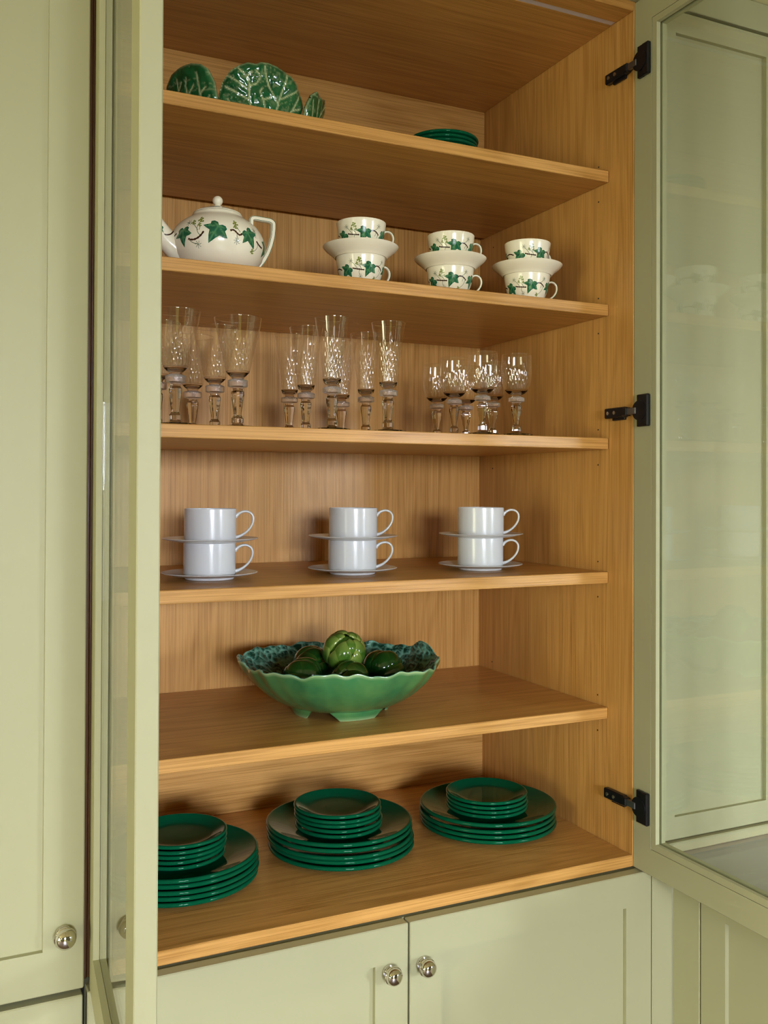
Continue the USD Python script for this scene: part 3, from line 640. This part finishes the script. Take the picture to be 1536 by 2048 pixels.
def place_glasses(name, what, cat_, group, spots, build):
    first = None
    for x, y, where in spots:
        lab = f'{what}, {where}'
        if first is None: first = build(lab, (x, y, SH[2]))
        else: dup(first, lab, (x, y, SH[2]), (x * 37.) % 6.28)
HC = .0755
gob = [(.0098, HC + .0066), (.0105, HC + .0095), (.0150, HC + .0140), (.0200, HC + .0200), (.0226, HC + .0290), (.0250, HC + .0410), (.0283, HC + .0555), (.0345, HC + .0815), (.0405, .1860)]
place_glasses('goblet', 'large cut-crystal goblet', 'glass', 'large goblets', [
    (-.841, .1230, 'front one of the left row by the open door'), (-.731, .1405, 'front one of the second row'), (-.742, .2450, 'middle one of the second row'),
    (-.752, .3680, 'rearmost of the second row'), (-.846, .2420, 'mostly hidden by the left door')],
    lambda lab, loc: make_glass('goblet', lab, 'glass', 'large goblets', loc, gob, .0011, cuts(8, 26, HC + .027, .0082, .0017, .0056, .00065, .03), HC, .0125, .0167, .0095, stem_prof(HC - .0086, .0112, .0068, .0100), .0360))
HC2 = .0695
flu = [(.0085, HC2 + .0055), (.0092, HC2 + .0080), (.0140, HC2 + .0125), (.0162, HC2 + .0190), (.0178, HC2 + .0330), (.0205, HC2 + .0560), (.0236, HC2 + .0800), (.0270, HC2 + .1030), (.0312, .1950)]
place_glasses('champagne_flute', 'tall cut-crystal flute', 'glass', 'tall flutes', [
    (-.569, .1145, 'front one of the left row of flutes'), (-.575, .2270, 'middle one of the left row of flutes'), (-.574, .3200, 'rearmost of the left row of flutes'),
    (-.460, .1150, 'front one of the right row of flutes'), (-.446, .2430, 'middle one of the right row of flutes'), (-.446, .3640, 'rearmost of the right row of flutes')],
    lambda lab, loc: make_glass('champagne_flute', lab, 'glass', 'tall flutes', loc, flu, .0010, cuts(9, 20, HC2 + .025, .0088, .0016, .0058, .0006, .02), HC2, .0105, .0160, .0086, stem_prof(HC2 - .0075, .0110, .0070, .0095), .0330))
HC3 = .0680
win = [(.0080, HC3 + .0052), (.0092, HC3 + .0078), (.0160, HC3 + .0120), (.0215, HC3 + .0180), (.0258, HC3 + .0280), (.0282, HC3 + .0430), (.0290, HC3 + .0560), (.0286, HC3 + .0700), (.0276, .1530)]
place_glasses('wine_glass', 'small cut-crystal wine glass', 'glass', 'small wine glasses', [
    (-.270, .1030, 'front one of the left row of small glasses'), (-.280, .1920, 'middle one of the left row of small glasses'), (-.262, .2960, 'rearmost of the left row of small glasses'),
    (-.198, .0980, 'front one at the right end of the shelf'), (-.180, .2120, 'middle one of the right row of small glasses'), (-.191, .3000, 'rearmost of the right row of small glasses')],
    lambda lab, loc: make_glass('wine_glass', lab, 'glass', 'small wine glasses', loc, win, .0010, cuts(6, 22, HC3 + .024, .0078, .0017, .0056, .0006, .02), HC3, .0090, .0147, .0084, stem_prof(HC3 - .0067, .0104, .0050, .0086), .0310))

# ------------------------------------------------------------------ big cabbage-leaf bowl with artichokes
bw = thing('cabbage_bowl', 'large green glazed cabbage-leaf bowl with wavy rim', 'bowl', (-.4876, .2660, SH[4]))
NT = 540; thb = np.arange(NT) / NT * 2 * PI
def band(th, c, w): d = (th - c + PI) % (2 * PI) - PI; return np.exp(-(d / w) ** 2)
VR = -PI / 2 + .28            # azimuth that faces the camera
rim_z = .0990 + .0022 * np.sin(9 * thb + .6) + .0018 * np.sin(17 * thb) + .0014 * np.sin(31 * thb + 1) + .0022 * np.sin(3 * thb + 1.2)
rim_z += .010 * band(thb, .16, .13) + .004 * band(thb, PI - .3, .2) - .004 * band(thb, -.2, .12)
rim_r = 1 + .014 * np.sin(5 * thb + 1) + .008 * np.sin(11 * thb) + .006 * np.sin(23 * thb + 2) + .022 * band(thb, PI - .45, .14) - .02 * band(thb, PI + .02, .1) + .03 * band(thb, -.10, .1)
outp = np.array([(0, .0125), (.05, .0125), (.080, .0130), (.098, .0165), (.117, .0235), (.138, .0355), (.156, .0490), (.170, .0620), (.181, .0750), (.189, .0870), (.1935, .0960), (.1945, 1.0)])
from scipy.interpolate import PchipInterpolator
so = np.linspace(0, 1, 11)
fr_, fz_ = PchipInterpolator(so, outp[:-1, 0]), PchipInterpolator(so, outp[:-1, 1])
q = np.linspace(0, 1, 84)
rows = []
for s in q:
    r_, z_ = float(fr_(s)), float(fz_(s)); k = s ** 2.5
    rr = r_ * (1 + (rim_r - 1) * k); zz = z_ + (rim_z - .0960) * k
    P = np.stack([rr * np.cos(thb), rr * np.sin(thb), zz], 1)
    P[:, :2] *= (1 + (.020 * (meshkit.fbm(np.c_[np.cos(thb) * 3.5, np.sin(thb) * 3.5, thb * 0 + s * 3.], 3, 5) - .5) * min(1, s * 3))[:, None])
    rows.append(P)
outer = np.array(rows)
nrm = np.cross(np.roll(outer, -1, 1) - np.roll(outer, 1, 1), np.gradient(outer, axis=0)); nrm /= np.maximum(np.linalg.norm(nrm, axis=2, keepdims=True), 1e-9)
rad = np.stack([np.cos(thb), np.sin(thb), 0 * thb], 1)[None]
sgn = np.sign((nrm * (rad - [0, 0, .6])).sum(2, keepdims=True)); nrm *= np.where(sgn == 0, 1, sgn)
nrm[0] = nrm[1] = [0, 0, -1]
wp = outer + .006 * (meshkit.noise(outer * 60, 3)[..., None] - .5)
rd = 1 - np.abs(2 * meshkit.noise(wp * 75, 9) - 1); rd2 = 1 - np.abs(2 * meshkit.noise(wp * 150, 21) - 1)
ridge = np.clip((rd - .70) / .30, 0, 1) ** 1.3 * .85 + np.clip((rd2 - .74) / .26, 0, 1) * .45
kk = np.clip(q * 4, 0, 1)[:, None]
inner = outer - nrm * (.0050 + .0016 * (1 - q[:, None, None]) - (.0032 * np.clip(ridge, 0, 1) * kk)[..., None])
inner[:, :, 2] = np.maximum(inner[:, :, 2], .0170)
def grid(Ps, flip=False, pole=None):
    n_, m_ = Ps.shape[:2]; V = Ps.reshape(-1, 3); F = []
    i, j = np.meshgrid(np.arange(n_ - 1), np.arange(m_), indexing='ij'); i, j = i.ravel(), j.ravel(); k = (j + 1) % m_
    a_, b_, c_, d_ = i * m_ + j, i * m_ + k, (i + 1) * m_ + j, (i + 1) * m_ + k
    F = np.vstack([np.stack([a_, b_, c_], 1), np.stack([b_, d_, c_], 1)])
    return V, (F[:, ::-1] if flip else F)
lipm = (outer[-1] + inner[-1]) / 2 + [0, 0, .0016]
V1, F1 = grid(np.concatenate([outer, (outer[-1] * .8 + lipm * .2)[None] + [0, 0, .0008]]))
rim_mask = np.clip((np.arange(85) / 84. - .93) / .07, 0, 1)[:, None] * np.ones(NT)[None]
t1 = trimesh.Trimesh(V1, F1, process=False)
out_n = (t1.face_normals * (t1.triangles_center - [0, 0, .12])).sum(1).mean()
if out_n < 0: t1.invert()
obj('outer_leaf', t1, BOWLOUT, bw, mask=(rim_mask * (.75 + .25 * np.sin(9 * thb))[None]).ravel())
V2, F2 = grid(np.concatenate([(outer[-1] * .8 + lipm * .2)[None] + [0, 0, .0008], lipm[None], inner[::-1]]))
t2 = trimesh.Trimesh(V2, F2, process=False)
if (t2.face_normals * (t2.triangles_center - [0, 0, .12])).sum(1).mean() > 0: t2.invert()
mk = np.concatenate([np.full((1, NT), .9), np.full((1, NT), .8), (np.clip(ridge, 0, 1) * kk * .85)[::-1]])
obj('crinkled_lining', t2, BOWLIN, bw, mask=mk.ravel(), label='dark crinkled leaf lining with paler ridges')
for k in range(4):
    a_ = -PI / 2 + k * PI / 2; n_ = 15
    P = []
    for tq in np.linspace(-1, 1, n_):
        for (rb_, z_, wd) in ((.092, .0205, .62), (.0985, .0175, .60), (.0905, 0., .40), (.0855, 0., .40)):
            P.append((rb_ * math.cos(a_ + tq * wd), rb_ * math.sin(a_ + tq * wd), z_))
    P = np.array(P).reshape(n_, 4, 3); V = P.reshape(-1, 3); F = []
    for i in range(n_ - 1):
        for j in range(4): F += [(i * 4 + j, i * 4 + (j + 1) % 4, i * 4 + 4 + j), (i * 4 + (j + 1) % 4, i * 4 + 4 + (j + 1) % 4, i * 4 + 4 + j)]
    F += [(0, 2, 1), (0, 3, 2), ((n_ - 1) * 4, (n_ - 1) * 4 + 1, (n_ - 1) * 4 + 2), ((n_ - 1) * 4, (n_ - 1) * 4 + 2, (n_ - 1) * 4 + 3)]
    ft = fix(trimesh.Trimesh(V, np.array(F), process=False)); ft = ft.subdivide().subdivide()
    obj('foot', ft, BOWLOUT, bw, mask=np.clip(1 - ft.vertices[:, 2] / .006, 0, 1) * .8)

def bract(R, lat0, lat1, wid, lon, bulge, thick, tipcurl, sq):
    """A fleshy spoon-shaped scale lying on an ellipsoid (z axis = stem to tip)."""
    n, m = 17, 15; V = []; Mk = []
    for side in (1, 0):
        for i in range(n):
            s = i / (n - 1); w_ = wid * (math.sin(PI * (.10 + .88 * s)) ** .65) * (1 - .25 * s)
            for j in range(m):
                v = j / (m - 1) * 2 - 1
                la = lat0 + (lat1 - lat0) * s; lo = lon + v * w_ / max(math.cos(la), .35)
                edge = (1 - v * v) ** .5 * math.sin(PI * min(max(s * .96 + .02, 0), 1)) ** .5
                r_ = R * (1 + bulge * (1 - v * v) * math.sin(PI * s) ** .8 + tipcurl * s ** 3) + (thick * edge if side else -.0015)
                V.append((r_ * math.cos(la) * math.cos(lo), r_ * math.cos(la) * math.sin(lo), r_ * math.sin(la) * sq)); Mk.append(max(0, s - .55) * 1.6 * side + .35 * (abs(v) > .8))
    F = []; N = n * m
    for i in range(n - 1):
        for j in range(m - 1):
            a_, b_, c_, d_ = i * m + j, i * m + j + 1, (i + 1) * m + j, (i + 1) * m + j + 1
            F += [(a_, b_, c_), (b_, d_, c_), (N + a_, N + c_, N + b_), (N + b_, N + c_, N + d_)]
    ring = [i for i in range(m)] + [i * m + m - 1 for i in range(1, n)] + [(n - 1) * m + j for j in range(m - 2, -1, -1)] + [i * m for i in range(n - 2, 0, -1)]
    for a_, b_ in zip(ring, ring[1:] + ring[:1]): F += [(a_, N + a_, b_), (b_, N + a_, N + b_)]
    return fix(trimesh.Trimesh(np.array(V), np.array(F), process=False)), np.clip(Mk, 0, 1)
def artichoke(label, loc, R, tilt, m, rz, closed=1.0):
    g = thing('ceramic_artichoke', label, 'artichoke', loc, rz, 'ceramic artichokes', tilt)
    core = trimesh.creation.icosphere(3, R * .90); core.vertices[:, 2] *= .95
    obj('heart', core, m, g, mask=np.zeros(len(core.vertices)))
    for k, (la0, la1, w_, nb, bl, tc, ro) in enumerate(((.55, 1.42, .42, 3, .10, .04, .2), (-.35, 1.22, .62, 5, .13, .02, .0), (-1.0, .72, .66, 6, .10, .06, .5))):
        for i in range(nb):
            t_, k_ = bract(R * (.98, 1.0, 1.02)[k], la0, la1, w_, ro + i * 2 * PI / nb + .12 * math.sin(i * 5 + k), bl, R * .07, tc, .98)
            obj('bract', t_, m, g, mask=k_)
    return g
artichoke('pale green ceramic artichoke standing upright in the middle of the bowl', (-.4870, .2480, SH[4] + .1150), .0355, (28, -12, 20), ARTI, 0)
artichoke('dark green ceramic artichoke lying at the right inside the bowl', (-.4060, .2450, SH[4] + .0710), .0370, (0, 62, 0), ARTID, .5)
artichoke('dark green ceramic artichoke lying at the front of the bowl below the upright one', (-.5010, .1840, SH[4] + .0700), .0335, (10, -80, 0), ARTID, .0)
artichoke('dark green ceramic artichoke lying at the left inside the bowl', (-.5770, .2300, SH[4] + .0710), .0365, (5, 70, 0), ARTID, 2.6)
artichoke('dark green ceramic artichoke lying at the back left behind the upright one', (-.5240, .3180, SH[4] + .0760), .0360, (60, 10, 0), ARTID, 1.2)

# ------------------------------------------------------------------ cabbage-leaf dish on the top shelf
dish = thing('cabbage_dish', 'dark green cabbage-leaf dish with pale veins on the top shelf', 'dish', (-.6980, .2380, SH[0]))
def leaf_wall(az, half, outline, veins, R0, k, seed, bend=0.):
    """A leaf standing on the shelf as part of the dish's wall. outline: (arc, height) polygon; curved to radius R0 + k*height; azimuth az faces outward."""
    hs = .77 if half == 1 else .86
    outline = [(a_, b_ * hs) for a_, b_ in outline]; veins = [[(a_, b_ * hs) for a_, b_ in v_] for v_ in veins]
    P, T = fill(outline, .0023)
    d = segd(P, veins); main = np.exp(-(d / .0012) ** 2); wide = np.exp(-(d / .0042) ** 2)
    nz = meshkit.fbm(np.c_[P * 55, 0 * P[:, 0] + seed], 3, seed); rdg = np.clip((1 - np.abs(2 * meshkit.noise(np.c_[P[:, :1] * 70 + 9 * nz[:, None], P[:, 1:] * 40, 0 * P[:, :1] + seed], seed) - 1) - .84) / .16, 0, 1)
    eb = np.array([Polygon(outline).exterior.distance(Point(p)) for p in P]); rimm = np.exp(-(eb / .0022) ** 2)
    off = .0042 * (nz - .5) + .0026 * (1 - wide) * .8 + .0016 * main + bend * (P[:, 1] / .1) ** 2 - .0035 * np.exp(-(eb / .005) ** 2)
    r_ = R0 + k * P[:, 1] + off; th = az + P[:, 0] / (R0 + k * .06)
    A = np.stack([r_ * np.cos(th), r_ * np.sin(th), P[:, 1]], 1); B = A - np.stack([np.cos(th), np.sin(th), 0 * th], 1) * .0045
    n = len(P); E = {}
    for a_, b_, c_ in T:
        for e in ((a_, b_), (b_, c_), (c_, a_)): E[e] = E.get(e, 0) + 1
    F = [tuple(x) for x in T] + [(n + x[2], n + x[1], n + x[0]) for x in T]
    for (a_, b_) in E:
        if (b_, a_) not in E: F += [(b_, a_, n + a_), (b_, n + a_, n + b_)]
    t = fix(trimesh.Trimesh(np.vstack([A, B]), np.array(F), process=False))
    mk = np.clip(main * .95 + .30 * rdg + .45 * rimm, 0, 1)
    return t, np.r_[mk, mk * .3]
O1 = [(-.088, .0), (.070, .0), (.082, .02), (.085, .045), (.078, .066), (.066, .084), (.046, .100), (.020, .1085), (.002, .113), (-.010, .1115), (-.018, .106), (-.032, .1070), (-.046, .100), (-.062, .086), (-.074, .066), (-.082, .040)]
V1_ = [[(.020, .0), (.026, .040), (.034, .072), (.040, .100)], [(.026, .030), (.006, .062), (-.001, .085), (-.003, .104)], [(.030, .044), (.056, .066), (.066, .078)], [(-.020, .0), (-.028, .030), (-.028, .062), (-.033, .078), (-.024, .088)],
       [(-.033, .078), (-.043, .088), (-.047, .094)], [(-.028, .050), (-.052, .068), (-.062, .076)], [(-.028, .030), (-.055, .046), (-.070, .056)], [(-.028, .058), (-.016, .066), (-.010, .080), (-.018, .092)], [(.004, .0), (-.004, .034), (-.010, .050), (-.006, .058)],
       [(.036, .0), (.056, .028), (.066, .054), (.070, .066)], [(.056, .028), (.074, .038)], [(.056, .0), (.072, .018), (.080, .028)], [(-.004, .034), (.010, .042)], [(-.048, .0), (-.066, .030)]]
O2 = [(-.090, .0), (.066, .0), (.076, .030), (.072, .060), (.062, .084), (.050, .094), (.030, .100), (.006, .0985), (-.020, .092), (-.046, .080), (-.070, .062), (-.084, .040), (-.089, .020)]
V2_ = [[(.044, .0), (.045, .035), (.042, .062), (.040, .080)], [(.045, .040), (.056, .052)], [(.016, .0), (.018, .040), (.014, .062), (.018, .074)], [(-.010, .0), (-.012, .030), (-.006, .054), (-.004, .078)], [(-.006, .054), (.006, .070)],
       [(-.030, .0), (-.036, .030), (-.044, .058)], [(-.036, .030), (-.024, .052)], [(-.055, .0), (-.064, .024), (-.070, .042)], [(.045, .02), (.062, .034)], [(.018, .04), (.032, .06)]]
O3 = [(-.046, .0), (.040, .0), (.052, .022), (.056, .048), (.052, .070), (.044, .082), (.034, .088), (.024, .086), (.010, .079), (-.006, .076), (-.022, .080), (-.036, .068), (-.046, .040)]
V3_ = [[(-.006, .0), (.004, .034), (.022, .060), (.038, .080)], [(.004, .034), (.026, .044), (.046, .056)], [(.0, .015), (.030, .024), (.048, .036)], [(-.004, .03), (-.010, .054), (-.012, .070)], [(-.022, .0), (-.026, .036), (-.030, .060)], [(.012, .048), (.008, .066)]]
for az, O, V, R0, k, sd, bd in ((-1.56, O1, V1_, .128, .16, 1, .0), (-2.72, O2, V2_, .126, .20, 2, .0), (-.66, O3, V3_, .136, .20, 3, .004), (.45, O3, V3_, .112, .1, 4, 0.), (1.35, O2, V2_, .110, .08, 5, 0.), (2.30, O3, V3_, .108, .06, 6, 0.)):
    t_, m_ = leaf_wall(az, 1 if O is O1 else 2, O, V, R0, k, sd, bd); obj('leaf', t_, LEAFG, dish, mask=m_)
obj('base', lathe([(0, 0), (.095, 0), (.116, .004), (.122, .014), (.116, .014), (.108, .008), (0, .006)], 72), LEAFG, dish, smooth=40)
